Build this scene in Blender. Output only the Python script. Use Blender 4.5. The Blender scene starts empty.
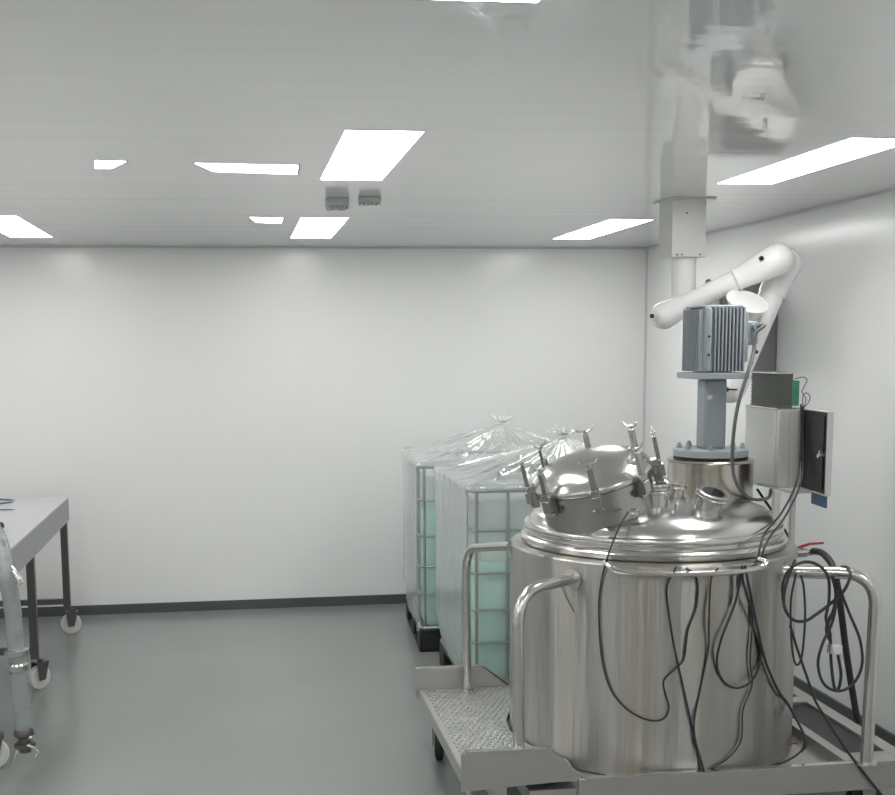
import bpy, bmesh, math, random
from mathutils import Vector, Matrix, noise
random.seed(7)
PI = math.pi
scn = bpy.context.scene
col = scn.collection
R_ = math.radians

# ------------------------------------------------------------------ camera
W, H = 895.0, 795.0
F, PX, PY, ZC = 1200.0, 400.0, 500.0, 1.88
def _d(u, v): return Vector(((u-PX)/F, -(v-PY)/F, -1.0))
_Y = _d(236, 346).normalized()
_a = _d(9300, 270); _a = _a - _Y*_a.dot(_Y)
_X = _a.normalized(); _Z = _X.cross(_Y)
RM = Matrix((_X, _Y, _Z))
cam_d = bpy.data.cameras.new('camera'); cam = bpy.data.objects.new('camera', cam_d); col.objects.link(cam)
cam_d.sensor_fit = 'HORIZONTAL'; cam_d.sensor_width = 36.0; cam_d.lens = 36.0*F/W
cam_d.shift_x = -(PX-W/2)/W; cam_d.shift_y = (PY-H/2)/W
cam_d.clip_start = 0.05
M4 = RM.to_4x4(); M4.translation = Vector((0, 0, ZC)); cam.matrix_world = M4
scn.camera = cam

def at(u, v, D=None, z=None, x=None):
    """the place seen in direction (u,v) at depth D, at height z or at side position x"""
    r = RM @ _d(u, v)
    if D is not None: t = D/r.y
    elif z is not None: t = (z-ZC)/r.z
    else: t = x/r.x
    return r*t + Vector((0, 0, ZC))

# ------------------------------------------------------------------ materials
def nodes(m):
    m.use_nodes = True
    return m.node_tree.nodes, m.node_tree.links, m.node_tree.nodes['Principled BSDF']
def mat(name, c, rough=.5, metal=0., spec=None, bump=None, var=None, aniso=0, coat=0, emis=None, trans=0, alpha=1, sss=0):
    """bump=(scale xyz, strength, distance)   var=(scale xyz, amount)"""
    m = bpy.data.materials.new(name); n, l, b = nodes(m)
    b.inputs['Base Color'].default_value = (*c, 1); b.inputs['Roughness'].default_value = rough
    b.inputs['Metallic'].default_value = metal
    if spec is not None: b.inputs['Specular IOR Level'].default_value = spec
    if aniso: b.inputs['Anisotropic'].default_value = aniso
    if coat: b.inputs['Coat Weight'].default_value = coat; b.inputs['Coat Roughness'].default_value = .08
    if emis: b.inputs['Emission Color'].default_value = (*emis[0], 1); b.inputs['Emission Strength'].default_value = emis[1]
    if trans: b.inputs['Transmission Weight'].default_value = trans
    if alpha < 1: b.inputs['Alpha'].default_value = alpha
    tc = n.new('ShaderNodeTexCoord')
    if bump:
        mp = n.new('ShaderNodeMapping'); mp.inputs['Scale'].default_value = bump[0]
        l.new(tc.outputs['Object'], mp.inputs['Vector'])
        ns = n.new('ShaderNodeTexNoise'); ns.inputs['Scale'].default_value = 1; ns.inputs['Detail'].default_value = 4
        l.new(mp.outputs[0], ns.inputs['Vector'])
        bp = n.new('ShaderNodeBump'); bp.inputs['Strength'].default_value = bump[1]; bp.inputs['Distance'].default_value = bump[2]
        l.new(ns.outputs['Fac'], bp.inputs['Height']); l.new(bp.outputs[0], b.inputs['Normal'])
    if var:
        mp = n.new('ShaderNodeMapping'); mp.inputs['Scale'].default_value = var[0]
        l.new(tc.outputs['Object'], mp.inputs['Vector'])
        ns = n.new('ShaderNodeTexNoise'); ns.inputs['Scale'].default_value = 1; ns.inputs['Detail'].default_value = 5
        l.new(mp.outputs[0], ns.inputs['Vector'])
        cr = n.new('ShaderNodeMapRange'); cr.inputs[3].default_value = 1-var[1]; cr.inputs[4].default_value = 1+var[1]
        l.new(ns.outputs['Fac'], cr.inputs[0])
        mx = n.new('ShaderNodeVectorMath'); mx.operation = 'SCALE'; mx.inputs[0].default_value = c
        l.new(cr.outputs[0], mx.inputs['Scale']); l.new(mx.outputs[0], b.inputs['Base Color'])
    return m

MAT = {}
MAT['wall'] = mat('white_laminate_wall', (.91, .91, .903), .2, bump=((2.5, 2.5, 1.2), .16, .01))
MAT['ceil'] = mat('white_ribbed_ceiling_panel', (.88, .88, .875), .035, spec=.8, bump=((.22, 6, 1), .35, .004))
MAT['floor'] = mat('grey_epoxy_floor', (.255, .272, .262), .22, bump=((30, 30, 30), .05, .002), var=((1.3, 1.3, 1), .09))
MAT['skirt'] = mat('dark_grey_skirting', (.09, .097, .10), .4)
MAT['added_pane'] = mat('added_dark_pane', (.03, .032, .035), .05)
MAT['joint'] = mat('panel_joint', (.66, .665, .66), .4)
def drum_mat():
    m = mat('brushed_stainless_steel', (.50, .49, .475), .36, 1, bump=((8, 8, .3), .85, .02), var=((9, 9, .3), .25), aniso=.95)  # var: upright tone bands, painting reflected streaks into the colour
    n, l, b = nodes(m); tg = n.new('ShaderNodeTangent'); tg.direction_type = 'RADIAL'; tg.axis = 'Z'
    l.new(tg.outputs[0], b.inputs['Tangent']); b.inputs['Anisotropic Rotation'].default_value = .25
    # yellowish reflected streak painted in as a straw tint, in broad upright bands
    tc = n.new('ShaderNodeTexCoord'); mp = n.new('ShaderNodeMapping'); mp.inputs['Scale'].default_value = (5, 5, .2); mp.inputs['Location'].default_value = (1.3, 2.1, 0)
    ns = n.new('ShaderNodeTexNoise'); ns.inputs['Scale'].default_value = 1; ns.inputs['Detail'].default_value = 2
    l.new(tc.outputs['Object'], mp.inputs[0]); l.new(mp.outputs[0], ns.inputs['Vector'])
    rp = n.new('ShaderNodeMapRange'); rp.inputs[1].default_value = .57; rp.inputs[2].default_value = .72; l.new(ns.outputs['Fac'], rp.inputs[0])
    mc = n.new('ShaderNodeMix'); mc.data_type = 'RGBA'; mc.blend_type = 'MULTIPLY'; mc.inputs[7].default_value = (1, .93, .80, 1)
    src = b.inputs['Base Color'].links[0].from_socket
    l.new(rp.outputs[0], mc.inputs[0]); l.new(src, mc.inputs[6]); l.new(mc.outputs[2], b.inputs['Base Color'])
    return m
MAT['steel'] = drum_mat()
MAT['steel_pol'] = mat('polished_stainless_steel', (.64, .63, .61), .23, 1, bump=((6, 6, 6), .10, .004), var=((4, 4, 4), .08))
MAT['steel_mid'] = mat('darker_stainless_steel', (.47, .46, .445), .26, 1, bump=((6, 6, 6), .10, .004), var=((6, 6, 6), .12))  # darker than the polished steel, for manway neck and clamps
MAT['steel_tube'] = mat('satin_steel_tube', (.66, .65, .63), .24, 1)
MAT['steel_neck'] = mat('heat_tinted_steel', (.58, .55, .49), .24, 1, var=((9, 9, 2), .18))
MAT['steel_sheet'] = mat('matt_steel_sheet', (.52, .51, .49), .38, .8, bump=((4, 4, 40), .06, .002), var=((2, 2, 8), .08))
MAT['steel_box'] = mat('enclosure_steel', (.66, .66, .64), .42, .4, var=((3, 3, 3), .05))
MAT['table_leg'] = mat('dull_table_steel', (.16, .155, .15), .4, .8)
MAT['table_top'] = mat('light_grey_table_top', (.50, .505, .51), .3, 0, var=((2, 2, 2), .04))
MAT['table_edge'] = mat('grey_table_edge', (.33, .335, .34), .4)
MAT['white_plastic'] = mat('white_enamel', (.86, .86, .855), .25, coat=.3)
MAT['white_ceiling_metal'] = mat('off_white_sheet_metal', (.68, .68, .67), .35)
MAT['nylon'] = mat('white_nylon_wheel', (.74, .74, .72), .4)
MAT['grey_paint'] = mat('blue_grey_motor_paint', (.30, .335, .36), .4)
MAT['grey_paint_l'] = mat('pale_blue_grey_paint', (.37, .405, .43), .42)
MAT['cab'] = mat('mid_grey_cabinet_paint', (.27, .275, .28), .4)
MAT['black'] = mat('black_plastic', (.012, .012, .013), .4)
MAT['blackin'] = mat('black_door_lining', (.010, .010, .012), .35)
MAT['rubber'] = mat('dark_rubber', (.028, .029, .03), .5)
MAT['cable'] = mat('charcoal_cable_sheath', (.035, .037, .038), .45)
MAT['cable_g'] = mat('grey_cable_sheath', (.11, .12, .12), .45)
MAT['pallet'] = mat('black_pallet_plastic', (.018, .018, .02), .55, bump=((20, 20, 20), .3, .01))
MAT['cage'] = mat('galvanised_cage_tube', (.38, .41, .41), .35, .75)
MAT['frame_dark'] = mat('lamp_rim', (.35, .35, .35), .4)
MAT['red'] = mat('red_lever', (.38, .03, .03), .4)
MAT['blue'] = mat('blue_document_pouch', (.05, .13, .22), .35)
MAT['blue_tool'] = mat('blue_grey_tool', (.06, .14, .22), .35)
MAT['module'] = mat('olive_grey_fins', (.115, .13, .115), .5)
MAT['pcb'] = mat('green_terminal_block', (.05, .20, .13), .45)
MAT['yellow'] = mat('pale_yellow_cap', (.62, .60, .40), .5)
MAT['violet'] = mat('pale_violet_label', (.45, .42, .50), .5)
MAT['tag'] = mat('white_label', (.75, .75, .75), .5)
MAT['grille'] = mat('grey_grille', (.60, .61, .60), .5)
MAT['glassdark'] = mat('dark_sight_glass', (.015, .015, .018), .08)

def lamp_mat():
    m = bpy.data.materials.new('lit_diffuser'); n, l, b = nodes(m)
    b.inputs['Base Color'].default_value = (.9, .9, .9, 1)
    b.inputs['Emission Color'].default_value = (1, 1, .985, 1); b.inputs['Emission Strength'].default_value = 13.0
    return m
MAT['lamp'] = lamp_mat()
def film_mat():
    m = bpy.data.materials.new('clear_wrinkled_film'); n, l, b = nodes(m); n.remove(b)
    out = [x for x in n if x.type == 'OUTPUT_MATERIAL'][0]
    tc = n.new('ShaderNodeTexCoord'); mp = n.new('ShaderNodeMapping'); mp.inputs['Scale'].default_value = (9, 9, 3.2)
    ns = n.new('ShaderNodeTexNoise'); ns.inputs['Scale'].default_value = 1.0; ns.inputs['Detail'].default_value = 3; ns.inputs['Distortion'].default_value = 1.2
    l.new(tc.outputs['Object'], mp.inputs[0]); l.new(mp.outputs[0], ns.inputs['Vector'])
    bp = n.new('ShaderNodeBump'); bp.inputs['Strength'].default_value = .45; bp.inputs['Distance'].default_value = .02
    l.new(ns.outputs['Fac'], bp.inputs['Height'])
    gl = n.new('ShaderNodeBsdfGlossy'); gl.inputs['Roughness'].default_value = .12; gl.inputs['Color'].default_value = (.95, .96, .96, 1)
    df = n.new('ShaderNodeBsdfDiffuse'); df.inputs['Color'].default_value = (.92, .93, .925, 1)
    tl = n.new('ShaderNodeBsdfTranslucent'); tl.inputs['Color'].default_value = (.92, .93, .925, 1)
    tr = n.new('ShaderNodeBsdfTransparent')
    l.new(bp.outputs[0], gl.inputs['Normal']); l.new(bp.outputs[0], df.inputs['Normal'])
    m0 = n.new('ShaderNodeMixShader'); m0.inputs[0].default_value = .5; l.new(df.outputs[0], m0.inputs[1]); l.new(tl.outputs[0], m0.inputs[2])
    m1 = n.new('ShaderNodeMixShader'); m1.inputs[0].default_value = .5; l.new(m0.outputs[0], m1.inputs[1]); l.new(gl.outputs[0], m1.inputs[2])
    lw = n.new('ShaderNodeLayerWeight'); lw.inputs[0].default_value = .35; l.new(bp.outputs[0], lw.inputs['Normal'])
    mr = n.new('ShaderNodeMapRange'); mr.inputs[3].default_value = .20; mr.inputs[4].default_value = .92; l.new(lw.outputs['Facing'], mr.inputs[0])
    m2 = n.new('ShaderNodeMixShader'); l.new(mr.outputs[0], m2.inputs[0]); l.new(tr.outputs[0], m2.inputs[1]); l.new(m1.outputs[0], m2.inputs[2])
    l.new(m2.outputs[0], out.inputs[0])
    return m
MAT['film'] = film_mat()
def semi_mat(name, c, fac, rough=.3):
    m = bpy.data.materials.new(name); n, l, b = nodes(m)
    out = [x for x in n if x.type == 'OUTPUT_MATERIAL'][0]
    b.inputs['Base Color'].default_value = (*c, 1); b.inputs['Roughness'].default_value = rough
    tr = n.new('ShaderNodeBsdfTransparent'); mx = n.new('ShaderNodeMixShader'); mx.inputs[0].default_value = fac
    l.new(tr.outputs[0], mx.inputs[1]); l.new(b.outputs[0], mx.inputs[2]); l.new(mx.outputs[0], out.inputs[0])
    return m
MAT['bottle'] = semi_mat('milky_bottle_plastic', (.86, .89, .88), .5, .3)
MAT['liquid'] = mat('pale_green_liquid', (.62, .94, .84), .2)
MAT['hose'] = semi_mat('clear_braided_hose', (.42, .46, .45), .75, .2)
MAT['tread'] = mat('tread_plate', (.60, .60, .59), .36, .75)

# ------------------------------------------------------------------ mesh helpers
class MB:
    def __init__(s): s.bm = bmesh.new()
    def box(s, a, b, mtx=None):
        x0, y0, z0 = a; x1, y1, z1 = b
        vs = [s.bm.verts.new(Vector(p) if mtx is None else mtx @ Vector(p)) for p in
              ((x0,y0,z0),(x1,y0,z0),(x1,y1,z0),(x0,y1,z0),(x0,y0,z1),(x1,y0,z1),(x1,y1,z1),(x0,y1,z1))]
        for f in ((0,3,2,1),(4,5,6,7),(0,1,5,4),(1,2,6,5),(2,3,7,6),(3,0,4,7)): s.bm.faces.new([vs[i] for i in f])
        return s
    def bbox(s, c, size, mtx=None):
        c = Vector(c); h = Vector(size)/2
        return s.box(c-h, c+h, mtx)
    def prism(s, pts, vec):
        vec = Vector(vec); A = [s.bm.verts.new(Vector(p)) for p in pts]; B = [s.bm.verts.new(Vector(p)+vec) for p in pts]
        n = len(pts); s.bm.faces.new(A[::-1]); s.bm.faces.new(B)
        for i in range(n): s.bm.faces.new([A[i], A[(i+1) % n], B[(i+1) % n], B[i]])
        return s
    def lathe(s, prof, mtx=None, n=48, close=False, flute=None):
        rings = []
        for r, z in prof:
            ring = []
            for k in range(n):
                a = 2*PI*k/n
                p = Vector((r*math.cos(a), r*math.sin(a), z))
                ring.append(s.bm.verts.new(mtx @ p if mtx is not None else p))
            rings.append(ring)
        m = len(rings)
        for i in range(m if close else m-1):
            A, B = rings[i], rings[(i+1) % m]
            for k in range(n): s.bm.faces.new([A[k], A[(k+1) % n], B[(k+1) % n], B[k]])
        if not close:
            s.bm.faces.new(rings[0][::-1]); s.bm.faces.new(rings[-1])
        return s
    def tube(s, pts, r, n=10, caps=True, closed=False, sc=None):
        pts = [Vector(p) for p in pts]; m = len(pts)
        rr = r if isinstance(r, (list, tuple)) else [r]*m
        T = []
        for i in range(m):
            if closed: t = pts[(i+1) % m]-pts[i-1]
            else: t = pts[min(i+1, m-1)]-pts[max(i-1, 0)]
            T.append(t.normalized() if t.length > 1e-9 else Vector((0, 0, 1)))
        ref = Vector((0, 0, 1)) if abs(T[0].z) < .9 else Vector((1, 0, 0))
        u = T[0].cross(ref).normalized(); rings = []
        for i in range(m):
            u = (u - T[i]*u.dot(T[i])); u = u.normalized() if u.length > 1e-6 else T[i].orthogonal().normalized()
            v = T[i].cross(u)
            rings.append([s.bm.verts.new(pts[i]+(u*math.cos(2*PI*k/n)+v*math.sin(2*PI*k/n))*rr[i]) for k in range(n)])
        for i in range(m if closed else m-1):
            A, B = rings[i], rings[(i+1) % m]
            for k in range(n): s.bm.faces.new([A[k], A[(k+1) % n], B[(k+1) % n], B[k]])
        if caps and not closed: s.bm.faces.new(rings[0][::-1]); s.bm.faces.new(rings[-1])
        return s
    def ball(s, c, r, n=16, sc=(1, 1, 1), mtx=None):
        m = (mtx or Matrix.Identity(4)) @ Matrix.Translation(Vector(c)) @ Matrix.Diagonal((*sc, 1))
        bmesh.ops.create_uvsphere(s.bm, u_segments=n, v_segments=max(6, n//2), radius=r, matrix=m); return s
    def build(s, name, m, parent=None, bevel=0, origin=None, ang=32):
        bmesh.ops.recalc_face_normals(s.bm, faces=s.bm.faces)
        if origin is None:
            vs = [v.co for v in s.bm.verts]
            lo = Vector([min(v[i] for v in vs) for i in range(3)]); hi = Vector([max(v[i] for v in vs) for i in range(3)])
            origin = Vector(((lo.x+hi.x)/2, (lo.y+hi.y)/2, lo.z))
        origin = Vector(origin)
        for v in s.bm.verts: v.co -= origin
        me = bpy.data.meshes.new(name); s.bm.to_mesh(me); s.bm.free()
        for p in me.polygons: p.use_smooth = True
        me.set_sharp_from_angle(angle=R_(ang))
        me.materials.append(MAT[m])
        o = bpy.data.objects.new(name, me); col.objects.link(o)
        o.location = origin
        if parent is not None:
            o.parent = parent; o.location = origin - WORLD[parent.name]
        WORLD[o.name] = origin.copy()
        if bevel:
            b = o.modifiers.new('bevel', 'BEVEL'); b.width = bevel; b.segments = 2; b.limit_method = 'ANGLE'; b.angle_limit = R_(40); b.harden_normals = False
        return o
WORLD = {}
def tag(o, label=None, cat=None, group=None, kind=None):
    if label: o['label'] = label
    if cat: o['category'] = cat
    if group: o['group'] = group
    if kind: o['kind'] = kind
    return o
def thing(name, loc, label, cat, group=None):
    o = bpy.data.objects.new(name, None); col.objects.link(o); o.location = Vector(loc); o.empty_display_size = .1
    WORLD[o.name] = Vector(loc)
    return tag(o, label, cat, group)
def copy_tree(o, parent=None):
    c = o.copy(); col.objects.link(c); c.parent = parent
    for ch in o.children: copy_tree(ch, c)
    return c
def spline(pts, k=8):
    pts = [Vector(p) for p in pts]; P = [2*pts[0]-pts[1]]+pts+[2*pts[-1]-pts[-2]]; out = []
    for i in range(1, len(P)-2):
        p0, p1, p2, p3 = P[i-1:i+3]
        for j in range(k):
            t = j/k
            out.append(.5*((2*p1)+(-p0+p2)*t+(2*p0-5*p1+4*p2-p3)*t*t+(-p0+3*p1-3*p2+p3)*t**3))
    out.append(pts[-1]); return out
def fillet(pts, rad, k=8):
    pts = [Vector(p) for p in pts]; out = [pts[0]]
    for i in range(1, len(pts)-1):
        a, b, c = pts[i-1], pts[i], pts[i+1]
        d1 = (a-b); d2 = (c-b); r = min(rad, d1.length*.49, d2.length*.49)
        p = b+d1.normalized()*r; q = b+d2.normalized()*r
        for j in range(k+1):
            t = j/k; out.append(p*(1-t)**2+b*2*t*(1-t)+q*t*t)
    out.append(pts[-1]); return out
def frame_to(origin, zdir, xdir=(1, 0, 0)):
    z = Vector(zdir).normalized(); x = Vector(xdir); x = (x-z*x.dot(z)).normalized(); y = z.cross(x)
    m = Matrix((x, y, z)).transposed().to_4x4(); m.translation = Vector(origin); return m

# ------------------------------------------------------------------ room shell
XL, XR, YF, YB, ZT = -3.7, 2.98, -1.9, 8.555, 2.564
def struct(mb, name, m, **k): return tag(mb.build(name, m, **k), kind='structure')
struct(MB().box((XL-.1, YF-.1, -.1), (XR+.1, YB+.1, 0)), 'floor', 'floor', origin=(0, 0, 0))
struct(MB().box((XL-.1, YF-.1, ZT), (XR+.1, YB+.1, ZT+.1)), 'ceiling', 'ceil', origin=(0, 0, ZT))
struct(MB().box((XL-.1, YB, 0), (XR+.1, YB+.1, ZT)), 'wall_back', 'wall')
struct(MB().box((XR, YF-.1, 0), (XR+.1, YB, ZT)), 'wall_right', 'wall')
struct(MB().box((XL-.1, YF-.1, 0), (XL, YB, ZT)), 'wall_left', 'wall')
struct(MB().box((XL, YF-.1, 0), (XR, YF, ZT)), 'wall_front', 'wall')
struct(MB().box((XL, YB-.014, 0), (XR-.014, YB, .068)), 'baseboard_back', 'skirt')
struct(MB().box((XR-.014, YF, 0), (XR, YB, .068)), 'baseboard_right', 'skirt')
struct(MB().box((XL, YF, 0), (XL+.014, YB-.014, .068)), 'baseboard_left', 'skirt')
for k, (xa, xb) in enumerate(((-3.4, -2.5), (-2.2, -1.3), (-1.0, -.1), (.2, 1.0), (1.3, 1.75)), 1):  # dark panes and a door added unseen, for contrast in the steel's reflections
    struct(MB().box((xa, YF, .9), (xb, YF+.012, 2.2)), 'added_window_%d' % k, 'added_pane')
struct(MB().box((1.95, YF, .02), (2.75, YF+.03, 2.1)), 'added_door_1', 'cab')
# thin cover strips on the wall panel joints
ti = 1
for x in (-2.45, .22, 1.55):
    struct(MB().box((x-.006, YB-.0015, .068), (x+.006, YB, ZT)), 'trim_%d' % ti, 'wall'); ti += 1
struct(MB().box((XL, YB-.012, ZT-.012), (XR, YB, ZT)), 'trim_%d' % ti, 'joint'); ti += 1
struct(MB().box((XR-.012, YF, ZT-.012), (XR, YB-.012, ZT)), 'trim_%d' % ti, 'joint'); ti += 1
struct(MB().box((XR-.012, YB-.012, .068), (XR, YB, ZT-.012)), 'trim_%d' % ti, 'joint'); ti += 1

# ------------------------------------------------------------------ ceiling lights
def panel_light(pts, label, group, name='ceiling_light'):
    c = sum((Vector(p) for p in pts), Vector())/len(pts); c.z = ZT
    o = thing(name, (c.x, c.y, ZT), label, 'ceiling light', group)
    g = []
    for p in pts:
        d = (Vector(p)-c).normalized(); q = Vector(p)+d*.012; g.append((q.x, q.y, ZT-.0012))
    rim = MB().prism(g, (0, 0, .0012)); rim.build('rim', 'frame_dark', o)
    MB().prism([(p[0], p[1], ZT-.0022) for p in pts], (0, 0, .001)).build('diffuser', 'lamp', o)
    return o
cols_ = [(-3.09, -2.84), (-1.37, -1.12), (.365, .62), (2.09, 2.335)]
rows_ = [(-1.45, -.25), (1.25, 2.47), (3.955, 5.11), (6.62, 7.86)]
lab = {(1, 3): 'lit ceiling panel at the left edge of the photo, near the back wall',
       (2, 1): 'lit ceiling panel cut off by the top edge of the photo',
       (2, 2): 'large lit ceiling panel in the middle, just in front of the two grey ceiling units',
       (2, 3): 'smaller lit ceiling panel near the back wall, behind the two grey ceiling units',
       (3, 2): 'long lit ceiling panel at the upper right, above the white extraction arm',
       (3, 3): 'lit ceiling panel near the back wall, left of the extraction arm housing'}
for i, (x0, x1) in enumerate(cols_):
    for j, (y0, y1) in enumerate(rows_):
        panel_light([(x0, y0, ZT), (x1, y0, ZT), (x1, y1, ZT), (x0, y1, ZT)],
                    lab.get((i, j), 'lit ceiling panel of the same grid, outside the photo'), 'lit panels in the ceiling grid')
for px, lb in (([(195, 163), (298, 165), (297, 174), (213, 171)], 'slim glass reflection with a pointed left end, built as a lit strip'),
               ([(250, 217), (283, 218), (281, 223), (256, 222)], 'smallest glass reflection, built as a lit strip just left of the panel near the back wall'),
               ([(95, 160), (126, 161), (112, 168), (95, 168)], 'short glass reflection at the far left with a pointed right end, built as a lit strip')):
    panel_light([at(u, v, z=ZT) for u, v in px], lb, 'glass reflections built as lit strips', 'glass_reflection_strip')  # reflections in viewing glass, added as glowing strips on the ceiling

# two grey units on the ceiling
def ceiling_unit(u, v, w, d, h, label, slots):
    c = at(u, v, z=ZT)
    o = thing('ceiling_unit', (c.x, c.y, ZT-h), label, 'ceiling unit', 'grey ceiling units')
    MB().box((c.x-w/2, c.y-d/2, ZT-h*.7), (c.x+w/2, c.y+d/2, ZT)).build('housing', 'grille', o, bevel=.004)
    g = MB()
    for k in range(slots):
        x = c.x-w/2+w*(k+.5)/slots
        g.box((x-w/slots*.3, c.y-d/2+.006, ZT-h), (x+w/slots*.3, c.y+d/2-.006, ZT-h*.7))
    g.build('grille', 'grille', o)
ceiling_unit(337, 199, .105, .12, .05, 'larger grey ribbed ceiling unit, left of the pair between the lit panels', 7)
ceiling_unit(369.5, 197.5, .10, .10, .035, 'smaller grey ceiling unit, right of the pair between the lit panels', 5)

# ------------------------------------------------------------------ mixing vessel
TX, TY, TR, Z0, Z1 = 1.67, 4.69, .575, .30, 1.07
def ontank(u, v, off=0.0):
    d = RM @ _d(u, v); r = TR+off
    a = d.x**2+d.y**2; b = -2*(d.x*TX+d.y*TY); c = TX**2+TY**2-r*r
    q = b*b-4*a*c
    t = (-b-math.sqrt(q))/(2*a) if q > 0 else -b/(2*a)
    return d*t+Vector((0, 0, ZC))
vessel = thing('mixing_vessel', (TX, TY, Z0), 'large brushed stainless steel mixing vessel with a clamped domed manway, on a low wheeled frame', 'mixing tank')
T0 = Matrix.Translation((TX, TY, 0))
ZJ = Z0-.04
MB().lathe([(TR-.01, ZJ), (TR, ZJ+.004), (TR, Z1-.006), (TR-.004, Z1), (TR-.03, Z1+.003), (.30, Z1+.003), (.30, ZJ)], T0, 128).build('jacket', 'steel', vessel)
dome_prof = [(.515, Z1+.003), (.532, Z1+.012), (.536, Z1+.03), (.526, Z1+.043), (.508, Z1+.047), (.508, Z1+.06),
             (.519, Z1+.066), (.522, Z1+.075), (.517, Z1+.086), (.500, Z1+.090), (.494, Z1+.108), (.478, Z1+.128), (.450, Z1+.145), (.40, Z1+.162), (.33, Z1+.180),
             (.25, Z1+.193), (.16, Z1+.202), (.08, Z1+.206), (.01, Z1+.207)]
MB().lathe(dome_prof, T0, 128).build('dome', 'steel_pol', vessel, ang=50)
def dome_z(x, y):
    r = math.hypot(x-TX, y-TY); pr = dome_prof[8:]
    for (r0, z0), (r1, z1) in zip(pr, pr[1:]):
        if r1 <= r <= r0: return z0+(z1-z0)*(r0-r)/(r0-r1)
    return pr[-1][1]
# tilted manway
MC = at(595, 485, D=4.52)
maxis = Vector((-.27, -.10, 1)).normalized()
MM = frame_to(MC, maxis) @ Matrix.Diagonal((1.07, 1.07, .88, 1))
MB().lathe([(.205, -.20), (.205, .0), (.218, .006), (.218, .028), (.19, .03), (.19, -.20)], MM, 72, close=True).build('manway_neck', 'steel_mid', vessel)
lidp = [(.218, .031), (.221, .036), (.221, .052), (.215, .060), (.206, .080), (.186, .104), (.155, .125), (.11, .142), (.06, .151), (.01, .154)]
MB().lathe(lidp, MM, 72).build('manway_lid', 'steel_pol', vessel, ang=50)
for k in range(8):
    a = R_(k*45+30)
    er = Vector((math.cos(a), math.sin(a), 0)); et = Vector((-math.sin(a), math.cos(a), 0))
    loc = MM @ Matrix((er, et, Vector((0, 0, 1)))).transposed().to_4x4()
    c = MB()
    c.box((.212, -.016, .030), (.248, .016, .062), loc)       # upper claw
    c.box((.212, -.009, -.045), (.236, .009, .028), loc)      # lower lug
    c.box((.232, -.015, -.02), (.256, .015, .034), loc)
    c.box((.233, -.011, .062), (.249, .011, .162), loc)       # swing bolt sleeve
    c.tube([loc @ Vector((.238, -.02, -.03)), loc @ Vector((.238, .02, -.03))], .008, 8)
    c.tube([loc @ Vector((.242, -.021, .05)), loc @ Vector((.242, .021, .05))], .007, 8)
    o = c.build('clamp', 'steel_mid', vessel, bevel=.002)
    w = MB()
    w.tube([loc @ Vector((.241, -.034, .196)), loc @ Vector((.241, -.024, .181)), loc @ Vector((.241, 0, .172)), loc @ Vector((.241, .024, .181)), loc @ Vector((.241, .034, .196))], [.003, .0045, .007, .0045, .003], 8)
    w.tube([loc @ Vector((.241, 0, .165)), loc @ Vector((.241, 0, .182))], .009, 10)
    w.build('wing_nut', 'steel_tube', o)
# small sight glass disc on lid side
L = frame_to(MM @ Vector((.13, -.135, .115)), MM.to_3x3() @ Vector((.5, -.62, .6)))
MB().lathe([(.026, -.01), (.026, .006), (.020, .010), (.012, .010)], L, 24).build('lid_boss', 'steel_pol', vessel)
# agitator neck
NC = at(710, 470, D=4.86); NX, NY = NC.x, NC.y
ztop = at(711, 462.5, D=NY-.17).z
TN = Matrix.Translation((NX, NY, 0))
MB().lathe([(.178, dome_z(NX, NY)-.10), (.178, ztop-.012), (.184, ztop-.006), (.178, ztop), (.12, ztop+.002)], TN, 64).build('agitator_neck', 'steel_neck', vessel)
# three way nozzle group in front of neck
def ferrule(u, v, D, axis, r, hgt, name, lidm='steel_pol', depth=.12, opening=None):
    p = at(u, v, D=D); m = frame_to(p, axis)
    o = MB().lathe([(r*.74, -depth), (r*.74, -.012), (r, -.008), (r, .0), (r*.95, .004), (r, .008), (r, .016), (r*.9, .018), (r*.7, .018)], m, 36).build(name, lidm, vessel)
    if opening:
        MB().lathe([(r*.66, .0175), (r*.66, .0195), (r*.1, .0195)], m, 36).build('port_glass', opening, o)
    return m
ferrule(656, 491, 4.42, (0, 0, 1), .062, .05, 'top_nozzle')
c = at(656, 485, D=4.42)
MB().tube([c+Vector((.05*math.cos(t*PI/9), .05*math.sin(t*PI/9), 0)) for t in range(18)], .0065, 8, closed=True).build('nozzle_clamp', 'steel_tube', vessel)
for k in range(5):
    a = k*2*PI/5+.4
    MB().lathe([(.010, -.004), (.010, .014), (.006, .018)], Matrix.Translation(c+Vector((.045*math.cos(a), .045*math.sin(a), 0))), 6).build('nozzle_bolt', 'steel_tube', vessel)
ferrule(676, 487, 4.60, (0.05, 0, 1), .045, .05, 'rear_nozzle', depth=.1)
ferrule(712, 496, 4.34, (.22, -.34, 1), .064, .05, 'angled_port', depth=.13, opening='glassdark')
ferrule(632, 512, 4.34, (0, -.1, 1), .030, .05, 'small_nozzle', depth=.06)
a_, b_ = at(672, 513, D=4.33), at(679, 524, D=4.25)
MB().tube([a_, b_], .004, 8).ball(a_, .009, 10).build('sample_pin', 'steel_tube', vessel)
MB().ball(at(677, 505, D=4.38), .010, 10).tube([at(677, 505, D=4.38), at(677, 522, D=4.38)], .006, 8).build('vent_pin', 'steel_tube', vessel)
# cable rail round the front
arc = [(605, 560), (610, 565), (620, 569), (640, 571), (680, 572.5), (720, 571), (750, 568), (762, 565), (766, 560), (758, 557)]
pts = [ontank(u, v+2, .030 if 0 < i < 9 else .004) for i, (u, v) in enumerate(arc)]
MB().tube(spline(pts, 6), .0105, 10).build('cable_rail', 'steel_tube', vessel)

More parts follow.
